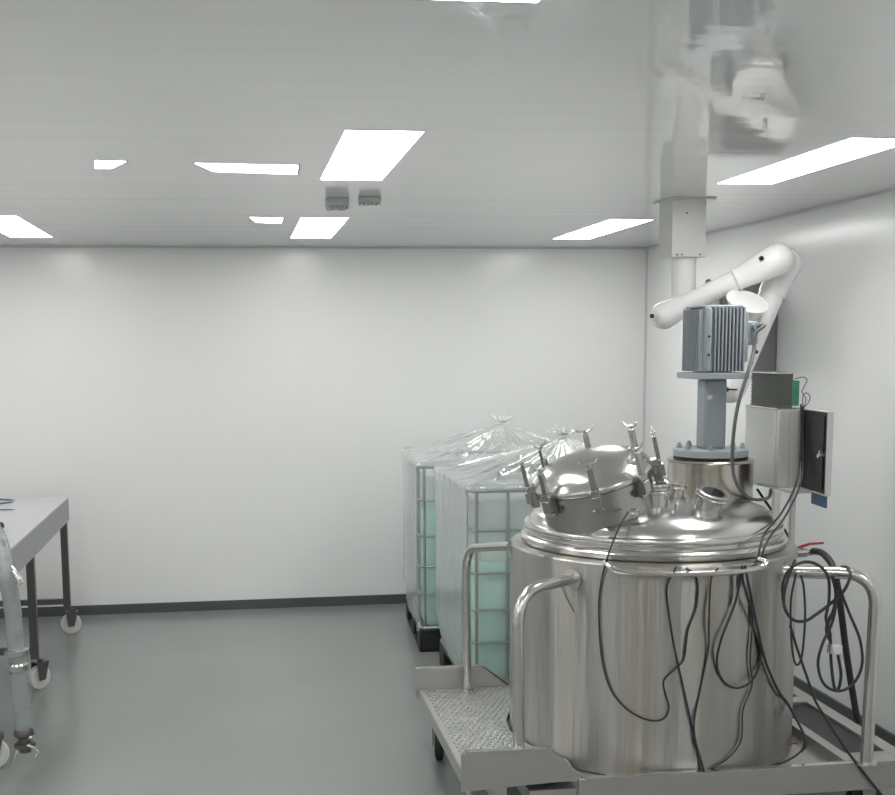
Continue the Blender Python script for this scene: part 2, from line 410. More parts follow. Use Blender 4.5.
# ------------------------------------------------------------------ agitator motor on its column
motor = thing('agitator_motor', (NX, NY, ztop), 'blue-grey finned electric motor on a square column above the mixing vessel', 'motor')
zf1 = at(700, 456, D=NY).z; zf2 = at(700, 449, D=NY).z
s = MB().lathe([(.155, ztop+.001), (.155, ztop+.008), (.13, ztop+.009)], TN, 48)
s.build('gasket', 'black', motor)
for k in range(8):
    a = R_(22.5+45*k)
    MB().lathe([(.012, ztop+.002), (.012, zf1+.004)], Matrix.Translation((NX+.13*math.cos(a), NY+.13*math.sin(a), 0)), 10).build('spacer', 'steel_tube', motor)
s = MB().lathe([(.150, zf1), (.156, zf1+.003), (.156, zf2), (.150, zf2+.003), (.05, zf2+.003)], TN, 64)
s.build('lower_flange', 'grey_paint_l', motor)
for k in range(8):
    a = R_(22.5+45*k)
    MB().lathe([(.013, zf2+.003), (.013, zf2+.016), (.008, zf2+.017), (.008, zf2+.026)], Matrix.Translation((NX+.13*math.cos(a), NY+.13*math.sin(a), 0)), 6).build('bolt', 'grey_paint_l', motor)
zp0, zp1 = at(711, 378.5, D=NY).z, at(711, 372.5, D=NY).z
MB().box((NX-.049, NY-.049, zf2), (NX+.049, NY+.049, zp0)).build('column', 'grey_paint', motor, bevel=.012)
MB().box((NX-.040, NY-.0505, zp0-.085), (NX-.018, NY-.0493, zp0-.068)).build('sticker', 'tag', motor)
MB().box((NX-.112, NY-.12, zp0), (NX+.112, NY+.12, zp1)).build('mounting_plate', 'grey_paint_l', motor, bevel=.003)
zm1 = at(711, 307, D=NY).z
rm = .082
body = MB().lathe([(rm, zp1), (rm, zm1-.02), (rm*.96, zm1-.008), (rm*.8, zm1), (.02, zm1+.002)], TN, 48)
body.build('stator_housing', 'grey_paint', motor)
fx0, fx1 = -.112, .112
fm = MB()
# front fins (vertical ribs running round a squarish body)
nf = 9
for k in range(nf):
    x = -.034+k*(.124/(nf-1))
    fm.box((NX+x-.0035, NY-.108, zp1+.006), (NX+x+.0035, NY-.03, zm1-.004))
for k in range(10):
    y = -.09+k*.02
    fm.box((NX-.100, NY+y-.0028, zp1+.008), (NX-.03, NY+y+.0028, zm1-.012))
for k in range(12):
    x = -.09+k*.0164
    fm.box((NX+x-.0028, NY+.03, zp1+.006), (NX+x+.0028, NY+.105, zm1-.004))
fm.build('cooling_fins', 'grey_paint_l', motor, bevel=.0015)
MB().box((NX-.080, NY-.115, zp1+.004), (NX-.050, NY-.06, zm1-.001)).build('side_rib', 'grey_paint_l', motor, bevel=.012)
for zz in (.075, .15):
    MB().lathe([(.005, 0), (.005, .006)], frame_to((NX-.066, NY-.115, zp1+zz), (0, -1, 0)), 8).build('screw', 'black', motor)
MB().box((NX-.092, NY-.09, zm1-.006), (NX+.092, NY+.09, zm1+.006)).build('cap', 'grey_paint_l', motor, bevel=.006)
MB().box((NX+.080, NY-.098, zp1+.045), (NX+.112, NY-.02, zm1-.025)).build('side_plate', 'grey_paint_l', motor, bevel=.004)
tb = MB().box((NX+.108, NY-.095, zp1+.115), (NX+.158, NY-.03, zm1-.06)).build('terminal_box', 'grey_paint', motor, bevel=.01)
q = Vector((NX+.140, NY-.095, zm1-.085))
MB().tube([q+Vector((0, .02, 0)), q+Vector((0, -.025, 0))], .016, 12).build('cable_gland', 'grey_paint', tb)

# ------------------------------------------------------------------ wheeled frame
frame = thing('wheeled_frame', (TX, TY, 0), 'low stainless steel wheeled frame with step platform and tubular handrails under the vessel', 'trolley')
FX0, FX1, FY0, FY1, ZB = .795, 2.52, 4.098, 5.33, .205
fb = MB().box((1.20, FY0-.012, ZB-.01), (FX1, FY0+.010, Z0)).build('front_beam', 'steel_sheet', frame, bevel=.002)
MB().box((1.225, FY0-.014, Z0), (FX1, FY0+.012, Z0+.004)).build('lip', 'steel_tube', fb)
MB().box((1.20, FY1-.055, ZB), (FX1, FY1, Z0)).build('rear_beam', 'steel_sheet', frame, bevel=.003)
MB().box((2.46, FY0+.012, ZB), (FX1, FY1-.07, Z0)).build('side_rail', 'steel_sheet', frame, bevel=.003)
MB().box((2.25, FY0+.012, ZB), (2.295, FY1-.07, Z0)).build('side_rail', 'steel_sheet', frame, bevel=.003)
MB().box((1.02, FY0+.012, ZB-.005), (2.249, FY1-.07, Z0-.041)).build('base_plate', 'steel_sheet', frame)
MB().box((2.296, FY0+.115, Z0-.02), (2.459, 4.855, Z0-.014)).build('gap_shade_panel', 'rubber', frame)  # dark sheet standing in for the shade in the open gap between rails
MB().box((2.295, FY0+.012, Z0-.006), (2.46, FY0+.11, Z0-.001)).build('corner_plate', 'steel_sheet', frame)
# tread platform with bumps
pp = [(FX0+.006, FY0+.01, Z0-.012), (1.215, FY0+.01, Z0-.012)]
for k in range(25):
    a = R_(219.4-k*78.8/24); pp.append((TX+(TR+.014)*math.cos(a), TY+(TR+.014)*math.sin(a), Z0-.012))
pp += [(1.215, FY1-.01, Z0-.012), (FX0+.006, FY1-.01, Z0-.012)]
tp = MB().prism(pp, (0, 0, .011))
tp.build('step_plate', 'tread', frame)
bm_ = MB()
for i in range(15):
    for j in range(44):
        x = FX0+.03+i*.0265+(.013 if j % 2 else 0); y = FY0+.035+j*.0268
        if math.hypot(x-TX, y-TY) < TR+.03 or x > 1.19: continue
        bm_.lathe([(.010, Z0-.001), (.007, Z0+.004)], Matrix.Translation((x, y, 0)) @ Matrix.Diagonal((.55, 1.15, 1, 1)), 6)
tag(bm_.build('tread_bumps', 'steel_tube', frame), kind='stuff')
MB().box((FX0, FY0+.004, Z0-.055), (FX0+.006, FY1-.004, Z0)).build('platform_edge', 'steel_sheet', frame)
MB().box((FX0+.1, FY0+.05, ZB), (FX0+.15, FY1-.05, Z0-.012)).build('platform_bearer', 'steel_sheet', frame)
for y0, zt, ym in ((FY0-.001, Z0+.118, 0), (FY1-.006, Z0+.095, 1)):
    o = MB().prism([(FX0-.03, y0, Z0-.025), (1.20+.01, y0, Z0-.003), (1.215, y0, Z0), (1.095, y0, zt), (FX0-.03, y0, zt)] if not ym else
                   [(FX0-.012, y0, Z0-.04), (1.25, y0, Z0-.04), (1.25, y0, Z0), (1.10, y0, zt), (FX0-.012, y0, zt)], (0, .006, 0)).build('end_bracket', 'steel_sheet', frame)
    MB().box((FX0-.012, y0, zt), (1.095, y0+.028, zt+.005)).build('lip', 'steel_tube', o)
    MB().prism([(1.095, y0, zt+.005), (1.095, y0, zt), (1.215, y0, Z0), (1.222, y0, Z0+.003)], (0, .024, 0)).build('sloped_lip', 'steel_tube', o)
def handrail(pts, r, rad=.08, feet=()):
    o = MB().tube(fillet(pts, rad, 10), r, 16).build('handrail', 'steel_tube', frame)
    for p, d in feet:
        MB().lathe([(r*1.7, 0), (r*1.7, .006), (r, .008)], frame_to(p, d), 24).build('foot_flange', 'steel_tube', o)
    return o
# near left
b0 = at(519, 770, D=4.135); b0.z = Z0+.0005; t0 = ontank(574, 578.5, -.004)
top = at(518, 583, D=4.14)
handrail([b0, (top.x, top.y, t0.z-.004), t0], .0215, .13, [(b0, (0, 0, 1)), (t0+Vector((-.004, -.004, 0)), Vector((t0.x-TX, t0.y-TY, 0)))])
b1 = at(467, 690, D=5.27); b1.z = Z0+.0005
t1 = Vector((TX-.565, TY+.10, at(505, 546, D=4.8).z)); top = at(466, 548, D=5.27)
handrail([b1, (top.x, top.y, top.z), t1], .0195, .12, [(b1, (0, 0, 1))])
b2 = at(866, 764, z=Z0); t2 = ontank(783, 572, -.004); b2.z = Z0+.0005
top = at(873, 573.5, D=b2.y)
handrail([b2, (b2.x+.012, b2.y, top.z), t2], .0235, .13, [(b2, (0, 0, 1)), (t2, Vector((t2.x-TX, t2.y-TY, 0)))])
def caster(x, y, r, zt, ang, parent, wm, hm, wid=.035):
    m = Matrix.Translation((x, y, 0)) @ Matrix.Rotation(R_(ang), 4, 'Z')
    f = MB(); f.box((-.03, -wid*.9, r*2+.012), (.05, wid*.9, r*2+.018), m)
    for s_ in (-1, 1):
        f.prism([m @ Vector(p) for p in ((-.03, s_*wid*.82, r*2+.012), (.045, s_*wid*.82, r*2+.012), (.02, s_*wid*.82, r*.8), (-.02, s_*wid*.82, r*.8))],
                (m.to_3x3() @ Vector((0, .004*s_, 0))))
    f.tube([m @ Vector((.012, 0, r*2+.018)), m @ Vector((.012, 0, zt))], .016, 12)
    o = f.build('caster', hm, parent)
    MB().lathe([(r*.25, -wid/2), (r*.9, -wid/2), (r, -wid*.36), (r, wid*.36), (r*.9, wid/2), (r*.25, wid/2)],
               frame_to(m @ Vector((0, 0, r)), m.to_3x3() @ Vector((0, 1, 0))), 32, close=False).build('wheel', wm, o)
    return o
for (x, y, a) in ((.875, 5.22, 75), (.93, 4.24, 20), (2.40, 4.25, 10), (2.38, 5.2, 60)):
    caster(x, y, .08, ZB+.03, a, frame, 'rubber', 'steel_sheet')

# ------------------------------------------------------------------ ball valves
def ball_valve(p, xdir, label, s=1.0):
    o = thing('ball_valve', p, label, 'valve', 'red handled ball valves')
    d = Vector(xdir).normalized(); p = Vector(p)
    MB().tube([p-d*.03*s, p-d*.018*s, p-d*.018*s, p+d*.018*s, p+d*.018*s, p+d*.04*s], [.011*s, .011*s, .017*s, .017*s, .012*s, .012*s], 12).build('body', 'steel_tube', o)
    MB().tube([p, p+Vector((0, 0, .028*s))], .006*s, 8).build('stem', 'steel_tube', o)
    e = p+Vector((0, 0, .028*s))
    MB().tube([e-d*.02*s-Vector((0, 0, .006)), e, e+d*.03*s+Vector((0, 0, .008*s)), e+d*.085*s+Vector((0, 0, .009*s))], [.0045*s, .0065*s, .0055*s, .0045*s], 8).build('lever', 'red', o)
v1 = at(802, 553, D=4.50)
MB_v = ball_valve(v1, (1, -.15, .04), 'red handled ball valve at the top right edge of the vessel')
v2 = at(783, 750, D=4.40)
ball_valve(v2, (1, -.1, 0), 'red handled ball valve low down beside the vessel foot', .7)

# ------------------------------------------------------------------ control box on posts
DB = 4.80
pA = at(743, 410, D=DB); pB = at(800, 487, D=DB)
bx0, bx1, bz0, bz1 = at(777, 440, D=DB).x, pB.x, pB.z, pA.z
bd = .32
cbox = thing('control_box', ((bx0+bx1)/2, DB+bd/2, Z1), 'stainless control box on two posts with its black-lined door hanging open', 'control box')
eb = MB()
eb.box((bx0, DB, bz0), (bx1, DB+bd, bz1))
eb.build('enclosure', 'steel_box', cbox, bevel=.003)
MB().box((bx0+.004, DB-.006, bz0+.003), ((bx0+bx1)/2-.001, DB, bz1-.003)).build('cover_strip', 'steel_box', cbox, bevel=.0015)
MB().box(((bx0+bx1)/2+.001, DB-.006, bz0+.003), (bx1-.004, DB, bz1-.003)).build('cover_strip', 'steel_box', cbox, bevel=.0015)
MB().box((bx0-.004, DB+.01, bz0+.006), (bx0, DB+bd-.008, bz1-.006)).build('side_cover', 'steel_box', cbox, bevel=.0015)
hx, hy = bx1+.004, DB+.004
e1 = at(829, 450, D=4.51)
dd = Vector((e1.x-hx, e1.y-hy, 0)); dw = dd.length; dm = frame_to((hx, hy, 0), (0, 0, 1), dd)   # x along the door, y = left-handed side
zb, zt_ = bz0-.004, bz1+.004
do = MB().box((0, -.014, zb), (dw, -.004, zt_), dm).box((dw-.004, -.004, zb), (dw, .010, zt_), dm).box((0, -.004, zt_-.004), (dw, .010, zt_), dm).box((0, -.004, zb), (dw, .010, zb+.004), dm)
# lining must sit on the side that faces the box opening (towards -x)
nrm = dm.to_3x3() @ Vector((0, 1, 0)); sgn = 1 if nrm.x < 0 else -1
if sgn < 0:
    do.bm.free(); dm = dm @ Matrix.Diagonal((1, -1, 1, 1))
    do = MB().box((0, -.014, zb), (dw, -.004, zt_), dm).box((dw-.004, -.004, zb), (dw, .010, zt_), dm).box((0, -.004, zt_-.004), (dw, .010, zt_), dm).box((0, -.004, zb), (dw, .010, zb+.004), dm)
door = do.build('door', 'steel_box', cbox)
MB().box((.006, -.004, zb+.006), (dw-.008, .002, zt_-.006), dm).build('door_lining', 'blackin', door)
MB().box((.016, .002, zb+.03), (.026, .008, zt_-.03), dm).box((dw-.05, .002, zb+.02), (dw-.045, .006, zt_-.02), dm).box((.03, .002, zt_-.035), (dw-.05, .005, zt_-.031), dm).box((.03, .002, zb+.03), (dw-.05, .005, zb+.034), dm).build('seal_rib', 'black', door)
lz = (zb+zt_)/2-.01
MB().tube([dm @ Vector((dw-.045, .002, lz)), dm @ Vector((dw-.045, .028, lz))], .009, 10).tube([dm @ Vector((dw-.045, .02, lz-.002)), dm @ Vector((dw-.045, .02, lz+.022))], .005, 8).build('latch', 'steel_pol', door)
MB().box((dw*.30, -.018, zb-.055), (dw*.85, -.014, zb+.02), dm).build('document_pouch', 'blue', door)
MB().box((bx0-.004, DB-.002, bz1), (bx1+.004, DB+bd, bz1+.005)).build('top_plate', 'steel_tube', cbox)
for (u, y, w, zz) in ((775.5, 4.70, .026, Z1+.004), (792, 4.90, .022, Z0)):
    x = at(u, 520, D=y).x
    MB().box((x-w/2, y-w/2, zz), (x+w/2, y+w/2, bz0)).build('post', 'steel_box', cbox, bevel=.002)
    if zz == Z0: MB().box((2.295, y-.04, ZB), (2.46, y+.04, Z0)).build('post_bearer', 'steel_sheet', frame)
MB().box((bx0+.01, 4.68, bz0-.012), (bx1-.01, DB+.15, bz0)).build('support_plate', 'steel_box', cbox)
MB().box((bx0+.01, DB+.2, bz0-.015), (bx0+.045, DB+.24, bz0)).build('mounting_bracket', 'steel_box', cbox)

# finned module on top of control box
my0, my1 = DB+.03, DB+.29
mx0 = at(751, 390, D=my1).x; mx1 = at(793, 390, D=my0).x
mz = at(760, 373, D=DB+.15).z+.004; zt0 = bz1+.005
mod = thing('control_module', ((mx0+mx1)/2, (my0+my1)/2, zt0), 'olive-grey slatted electronic module lying on top of the control box', 'electronic module')
MB().box((mx0+.004, my0+.004, zt0), (mx1, my1, mz-.005)).build('case', 'module', mod)
nfz = 11
for k in range(nfz):
    z = zt0+.004+(mz-.014-zt0)*k/(nfz-1)
    MB().box((mx0-.001, my0-.004, z), (mx1-.002, my1-.001, z+.0065)).build('slat', 'module', mod)
MB().box((mx0-.004, my0-.006, mz-.005), (mx1+.004, my1, mz)).build('top_edge', 'steel_tube', mod)
t = MB().box((mx1-.006, my0-.006, zt0+.008), (mx1+.026, my0+.04, mz-.035)).build('terminal_block', 'pcb', mod, bevel=.002)
for k in range(6): MB().box((mx1+.004, my0-.009, zt0+.014+k*.012), (mx1+.020, my0-.005, zt0+.020+k*.012)).build('terminal_screw', 'pcb', t)

# ------------------------------------------------------------------ cables
def cable(pts, r, label, m='cable', group=None, k=8, name='cable', cat='cable'):
    o = MB().tube(spline(pts, k), r, 8).build(name, m)
    return tag(o, label, cat, group)
Q = lambda L, off: [ontank(u, v, off+(0.012*math.sin(i*1.7) if off > .012 else 0)) for i, (u, v) in enumerate(L)]
cable([at(628, 512, D=4.28), at(618, 530, D=4.2)+Vector((0, 0, 0)), ontank(606, 562, .02)] + Q([(600, 590), (599, 620), (602, 660), (611, 690), (628, 710), (648, 720), (663, 719), (669, 708), (665, 693), (664, 680), (676, 668), (684, 658), (688, 630), (696, 608), (698, 585), (694, 574)], .010) + [ontank(686, 568, .034)],
      .0034, 'thin black cable looping from a small nozzle down the front left of the vessel')
cable([ontank(676, 567, .034)] + Q([(667, 588), (670, 620), (675, 650), (684, 690), (693, 730), (703, 771)], .010) + [Vector((at(704, 773, z=Z0).x, FY0+.010, Z0+.006))],
      .0034, 'thin black cable falling straight from the rail to the foot of the vessel')
cable([ontank(718, 568, .034)] + Q([(711, 580), (709, 620), (708, 650), (700, 690), (694, 730), (704, 771)], .013),
      .0037, 'black cable hanging right of the vessel centre, curving back to the foot')
cable([ontank(742, 566, .034)] + Q([(736, 600), (721, 640), (717, 665), (724, 682), (738, 688), (752, 680), (760, 662), (760, 640), (752, 610), (744, 585), (742, 570)], .014),
      .0046, 'thick black cable loop hanging near the right side of the vessel front')
cable([ontank(744, 566, .034)] + Q([(750, 590), (752, 625), (750, 660), (752, 685), (743, 710), (741, 740), (728, 758), (706, 772)], .009),
      .0032, 'thin dark cable wandering down behind the thick loop to the foot')
p8 = [ontank(745, 566, .034)] + Q([(750, 592), (757, 625), (765, 660), (778, 690), (789, 706)], .011)
cable(p8 + [at(806, 740, D=4.12), at(801, 752, D=4.10)+Vector((0, 0, .0))],
      .0052, 'heavy black cable slanting across the right of the vessel to the frame')
cable([at(706, 770, D=FY0+.03), at(735, 768, D=FY0+.04), at(775, 765, D=FY0+.05), at(800, 752, D=FY0+.1), at(806, 735, D=4.2)], .004, 'black cable lying along the front beam of the frame')
# from control box down to the rail
for i, (L, lb) in enumerate((([(801, 404, 4.77), (801, 440, 4.76), (797, 480, 4.70), (782, 512, 4.45), (764, 535, 4.22), (757, 562, 4.16)], 'left black cable of the two running from the control box door to the rail'),
                             ([(803, 406, 4.76), (803, 450, 4.75), (801, 482, 4.68), (786, 515, 4.43), (768, 540, 4.22), (760, 562, 4.165)], 'right black cable of the two running from the control box door to the rail'))):
    cable([at(u, v, D=D) for u, v, D in L], .0040, lb, group='black cables from the control box')
cable([at(757, 489, D=4.98), at(768, 505, D=4.98), at(780, 522, D=4.98), at(791, 541, D=5.0)], .006, 'short black cable crossing behind the control box posts')
tt = q+Vector((0, -.025, 0))
cable([tt, tt+Vector((.015, -.03, .004)), at(754, 335, D=4.70), at(754, 350, D=4.68), at(748, 372, D=4.60), at(738, 405, D=4.57), at(733, 440, D=4.56), at(733, 470, D=4.56), at(739, 488, D=4.56), at(752, 499, D=4.7), at(768, 498, D=4.9), at(771, 489.5, D=5.0)],
      .0075, 'grey motor cable curving down from the motor terminal box behind the control box', 'cable_g')
cable([at(u, v, D=DB+.03) for u, v in ((795, 379), (803, 377), (807, 380), (804, 387), (802, 392), (806, 399), (804, 407))], .0022, 'thin grey wire kinked beside the slatted module', 'cable_g')
cable([at(u, v, D=DB+.01) for u, v in ((803, 406), (803, 396), (807, 393), (810, 397), (808, 403), (802, 409), (797, 411))], .0022, 'small grey wire loop at the top corner of the control box', 'cable_g')
# hose from the top valve
cable([at(813, 551, D=4.47), at(822, 553, D=4.40), at(831, 563, D=4.3), at(836, 578, D=4.24), at(841, 610, D=4.24), at(846, 650, D=4.26), at(853, 695, D=4.28), at(858, 722, D=4.30)],
      .0135, 'thick black hose dropping from the red valve behind the right handrail', 'rubber', name='hose', cat='hose', k=10)
DR = 4.10
cable([at(u, v, D=D) for u, v, D in ((795, 560, 4.2), (786, 585, 4.15), (784, 605, 4.1), (792, 619, 4.08), (805, 621, 4.08), (818, 613, 4.08), (830, 604, 4.08), (843, 592, 4.08), (850, 577, 4.08), (848, 568, 4.12), (841, 567, 4.16))], .0060, 'black cable wrapped in a wide loop over the right handrail')
cable([at(u, v, D=D) for u, v, D in ((783, 600, 4.11), (783, 583, 4.11), (790, 569, 4.11), (804, 562, 4.11), (818, 565, 4.11), (828, 577, 4.09), (829, 600, 4.08), (826, 618, 4.07), (830, 634, 4.07), (831, 660, 4.07), (834, 686, 4.07), (838, 690, 4.07), (841, 675, 4.07), (838, 655, 4.07))], .0058, 'black cable arched over the rail beside the vessel and hanging down')
cable([at(u, v, D=D) for u, v, D in ((796, 573, 4.09), (791, 600, 4.09), (791, 630, 4.09), (793, 655, 4.09), (797, 665, 4.09), (802, 655, 4.1), (805, 620, 4.1), (804, 590, 4.1), (801, 575, 4.1))], .0042, 'narrow black cable loop hanging between vessel and right handrail')
cable([at(u, v, D=D) for u, v, D in ((838, 590, 4.05), (833, 620, 4.05), (822, 645, 4.05), (818, 665, 4.05), (824, 684, 4.05), (838, 691, 4.05), (853, 684, 4.05), (862, 665, 4.05), (860, 640, 4.05), (850, 615, 4.05), (843, 597, 4.05), (838, 582, 4.06))], .0055, 'large black cable coil hanging inside the right handrail')
cable([at(u, v, D=D) for u, v, D in ((832, 575, 4.065), (836, 592, 4.07), (834, 610, 4.07), (828, 622, 4.07), (827, 632, 4.07), (830, 640, 4.07))], .0075, 'knot of black cable bound just below the right handrail')
cable([at(790, 625, D=4.12), at(797, 648, D=4.11), at(808, 680, D=4.10), at(815, 700, D=4.095), at(828, 722, D=4.09), at(845, 748, D=4.085), at(860, 768, D=4.078), at(876, 788, D=4.07), at(885, 800, D=4.07), at(892, 815, D=4.07)], .0052, 'black cable trailing over the right corner of the frame')
pc = at(836, 649, D=4.045)
pl = thing('cable_plug', pc, 'pale grey plug at the end of the cable hanging by the right handrail', 'plug')
MB().box(pc+Vector((-.018, -.016, -.016)), pc+Vector((.018, .012, .016))).build('plug_body', 'tag', pl, bevel=.004)
MB().tube([pc+Vector((-.012, 0, .012)), pc+Vector((-.03, 0, .02)), pc+Vector((-.032, 0, -.01)), pc+Vector((-.014, 0, -.018))], .003, 8).build('locking_clip', 'steel_tube', pl)
# thin wire under near rail
cable([ontank(560, 583, .012), ontank(566, 597, .004), ontank(574, 612, .006)], .0018, 'short thin wire hanging under the near left handrail', 'cable_g')

# ------------------------------------------------------------------ IBC containers
def ibc(x0, y0, peak_px, peakD, level, label, seed):
    W_, L_, HT = 1.2, .96, 1.16
    o = thing('liquid_container', (x0+W_/2, y0+L_/2, 0), label, 'liquid container', 'caged liquid containers under clear film')
    pal = MB()
    for i in range(3):
        for j in range(3):
            cx = x0+.075+i*(W_-.15)/2; cy = y0+.075+j*(L_-.15)/2
            pal.box((cx-.075, cy-.075, 0), (cx+.075, cy+.075, .11))
    pal.box((x0, y0, .11), (x0+W_, y0+L_, .135))
    for i in range(3):
        cx = x0+.075+i*(W_-.15)/2; pal.box((cx-.075, y0, 0), (cx+.075, y0+L_, .02))
    pal.build('pallet', 'pallet', o, bevel=.004)
    # bottle
    def rbox(inset, za, zb, r, m, name):
        b = MB(); a0, a1, b0_, b1_ = x0+inset, x0+W_-inset, y0+inset, y0+L_-inset
        def ring(ins, z):
            pts = []
            for (cx, cy, s0) in ((a1-r, b1_-r, 0), (a0+r, b1_-r, 90), (a0+r, b0_+r, 180), (a1-r, b0_+r, 270)):
                for k in range(6):
                    a = R_(s0+90*k/5); pts.append(((cx+math.cos(a)*(r-ins)), (cy+math.sin(a)*(r-ins)), z))
            return [b.bm.verts.new(p) for p in pts]
        rs = [ring(.05, za), ring(.015, za+.015), ring(0, za+.05), ring(0, zb-.05), ring(.015, zb-.015), ring(.05, zb)]
        for A, B in zip(rs, rs[1:]):
            n = len(A)
            for k in range(n): b.bm.faces.new([A[k], A[(k+1) % n], B[(k+1) % n], B[k]])
        b.bm.faces.new(rs[0][::-1]); b.bm.faces.new(rs[-1])
        return b.build(name, m, o, ang=40)
    rbox(.033, .142, 1.10, .08, 'bottle', 'inner_bottle')
    rbox(.028, .138, level, .082, 'liquid', 'liquid')
    MB().lathe([(.085, 1.10), (.085, 1.14), (.075, 1.15), (.02, 1.15)], Matrix.Translation((x0+W_/2, y0+L_/2, 0)), 32).build('fill_cap', 'yellow', o)
    # cage
    c = MB(); r = .009; e = .008
    zs = [.15, .36, .53, .72, .94, 1.145]
    for z in zs:
        rr = .012 if z in (zs[0], zs[-1]) else .0075
        pts = []
        for (cx, cy, s0) in ((x0+W_-e-.04, y0+L_-e-.04, 0), (x0+e+.04, y0+L_-e-.04, 90), (x0+e+.04, y0+e+.04, 180), (x0+W_-e-.04, y0+e+.04, 270)):
            for k in range(4):
                a = R_(s0+90*k/3); pts.append((cx+.04*math.cos(a), cy+.04*math.sin(a), z))
        c.tube(pts, rr, 8, closed=True)
    n1 = 8
    for i in range(n1):
        x = x0+.035+i*(W_-.07)/(n1-1)
        for y in (y0+e+.004, y0+L_-e-.004): c.tube([(x, y, .135), (x, y, 1.145)], r, 8)
    for i in range(1, n1-1):
        y = y0+.035+i*(L_-.07)/(n1-1)
        for x in (x0+e+.004, x0+W_-e-.004): c.tube([(x, y, .135), (x, y, 1.145)], r, 8)
    c.build('cage', 'cage', o)
    # film cover
    pk = at(*peak_px, D=peakD)
    ns = 260; b = MB(); rnd = random.Random(seed)
    off = rnd.random()*50
    def rim(k):
        t = k/ns*4; sd = int(t); f = t-sd; g = .015
        if sd == 0: p = Vector((x0-g+f*(W_+2*g), y0-g, 0)); nn = Vector((0, -1, 0))
        elif sd == 1: p = Vector((x0+W_+g, y0-g+f*(L_+2*g), 0)); nn = Vector((1, 0, 0))
        elif sd == 2: p = Vector((x0+W_+g-f*(W_+2*g), y0+L_+g, 0)); nn = Vector((0, 1, 0))
        else: p = Vector((x0-g, y0+L_+g-f*(L_+2*g), 0)); nn = Vector((-1, 0, 0))
        edge = min(f, 1-f)
        return p, nn, edge
    rows = []
    levels = [.13, .16, .22, .32, .45, .6, .75, .9, 1.02, 1.10, 1.15, 1.175]
    for li, z in enumerate(levels):
        row = []
        for k in range(ns):
            p, nn, edge = rim(k)
            a1 = noise.noise(Vector((p.x*9+off, p.y*9, z*1.1)))*.010 + noise.noise(Vector((p.x*28+off, p.y*28, z*3)))*.003
            bulge = .012*math.sin(min(1, edge*3)*PI/2)
            tuck = -.05*max(0, (.30-z)/.17)**1.6*(.5+1.0*(1-min(1, edge*3))) if z < .30 else 0
            q = p+nn*(max(a1, -.008)+bulge+tuck+(.02 if z > 1.12 else 0)*.3)
            row.append(b.bm.verts.new((q.x, q.y, z+.025*noise.noise(Vector((p.x*4, p.y*4, off)))*(z < .2))))
        rows.append(row)
    steps = 22
    for st in range(1, steps+1):
        s = st/steps; row = []
        # concave tent: slack near the rim, steep near the tied peak
        hgt = s**1.4
        zr = 1.178
        for k in range(ns):
            p, nn, edge = rim(k)
            rad = (1-s)
            ctr = Vector((pk.x, pk.y, 0))
            q = p.lerp(ctr, s*.985)
            z = zr+(pk.z-zr)*hgt
            ang = k/ns*2*PI
            wr = noise.noise(Vector((math.cos(ang)*7+off, math.sin(ang)*7, s*1.2)))*.028*math.sin(PI*min(1, s*1.05)) + noise.noise(Vector((math.cos(ang)*19, math.sin(ang)*19+off, s*.8)))*.014*math.sin(PI*s)
            wr += noise.noise(Vector((q.x*14, q.y*14, off)))*.012*(1-s)
            row.append(b.bm.verts.new((q.x, q.y, z+wr)))
        rows.append(row)
    # tied tuft
    for (rr, dz) in ((.018, .008), (.022, .018), (.045, .030), (.062, .042)):
        row = []
        for k in range(ns):
            ang = k/ns*2*PI - 3*PI/4
            r2 = rr*(1+.45*math.sin(ang*9+off))
            row.append(b.bm.verts.new((pk.x+r2*math.cos(ang), pk.y+r2*math.sin(ang), pk.z+dz*(1+.35*math.sin(ang*5+off)))))
        rows.append(row)
    for A, B in zip(rows, rows[1:]):
        for k in range(ns): b.bm.faces.new([A[k], A[(k+1) % ns], B[(k+1) % ns], B[k]])
    fo = b.build('film_cover', 'film', o, ang=180)
    MB().tube([pk+Vector((.022*math.cos(t*PI/8), .022*math.sin(t*PI/8), .012)) for t in range(16)], .006, 6, closed=True).build('tie', 'cage', fo)
    return o
i1 = at(418, 655, z=0)
far_ibc = ibc(i1.x+.045, 7.10, (503, 423), 7.6, .92, 'caged container of pale green liquid under clear film, the far one against the back wall', 3)
far_ibc.rotation_euler.z = R_(-3)

i2 = at(468, 489, z=1.16)
ibc(i2.x+.015, i2.y+.02, (563, 436), i2.y+.5, .815, 'caged container of pale green liquid under clear film, the near one behind the vessel', 11)

# ------------------------------------------------------------------ extraction arm
FB = at(672, 197, z=ZT); fb2 = at(715, 197, z=ZT)
arm = thing('extraction_arm', (FB.x+.1, FB.y+.12, ZT), 'white jointed fume extraction arm hanging from a square housing on the ceiling', 'extraction arm')
hx0, hx1 = at(672, 230, D=5.62).x, at(706, 230, D=5.62).x
hz = at(690, 257, D=5.62).z
MB().box((hx0, 5.62, hz), (hx1, 5.80, ZT)).build('mounting_housing', 'white_ceiling_metal', arm, bevel=.003)
MB().box((hx0-.02, 5.595, ZT-.007), (hx1+.04, 5.83, ZT-.001)).build('ceiling_flange', 'white_ceiling_metal', arm)
for (u, v) in ((677, 254.5), (682, 254.5), (700, 254.5), (687, 213)):
    p = at(u, v, D=5.62); MB().lathe([(.004, 0), (.004, .003)], frame_to(p, (0, -1, 0)), 8).build('screw', 'black', arm)
D0 = 5.70
j0 = at(684, 260, D=D0); j0.z = hz+.0
j1 = at(684, 300, D=D0)
MB().tube([(j0.x, j0.y, hz), (j0.x, j0.y, j1.z-.03)], .058, 32).build('drop_tube', 'white_plastic', arm)
a0 = at(663, 316, D=5.62); a1 = at(777, 259.5, D=5.42)
dirA = (a1-a0).normalized()
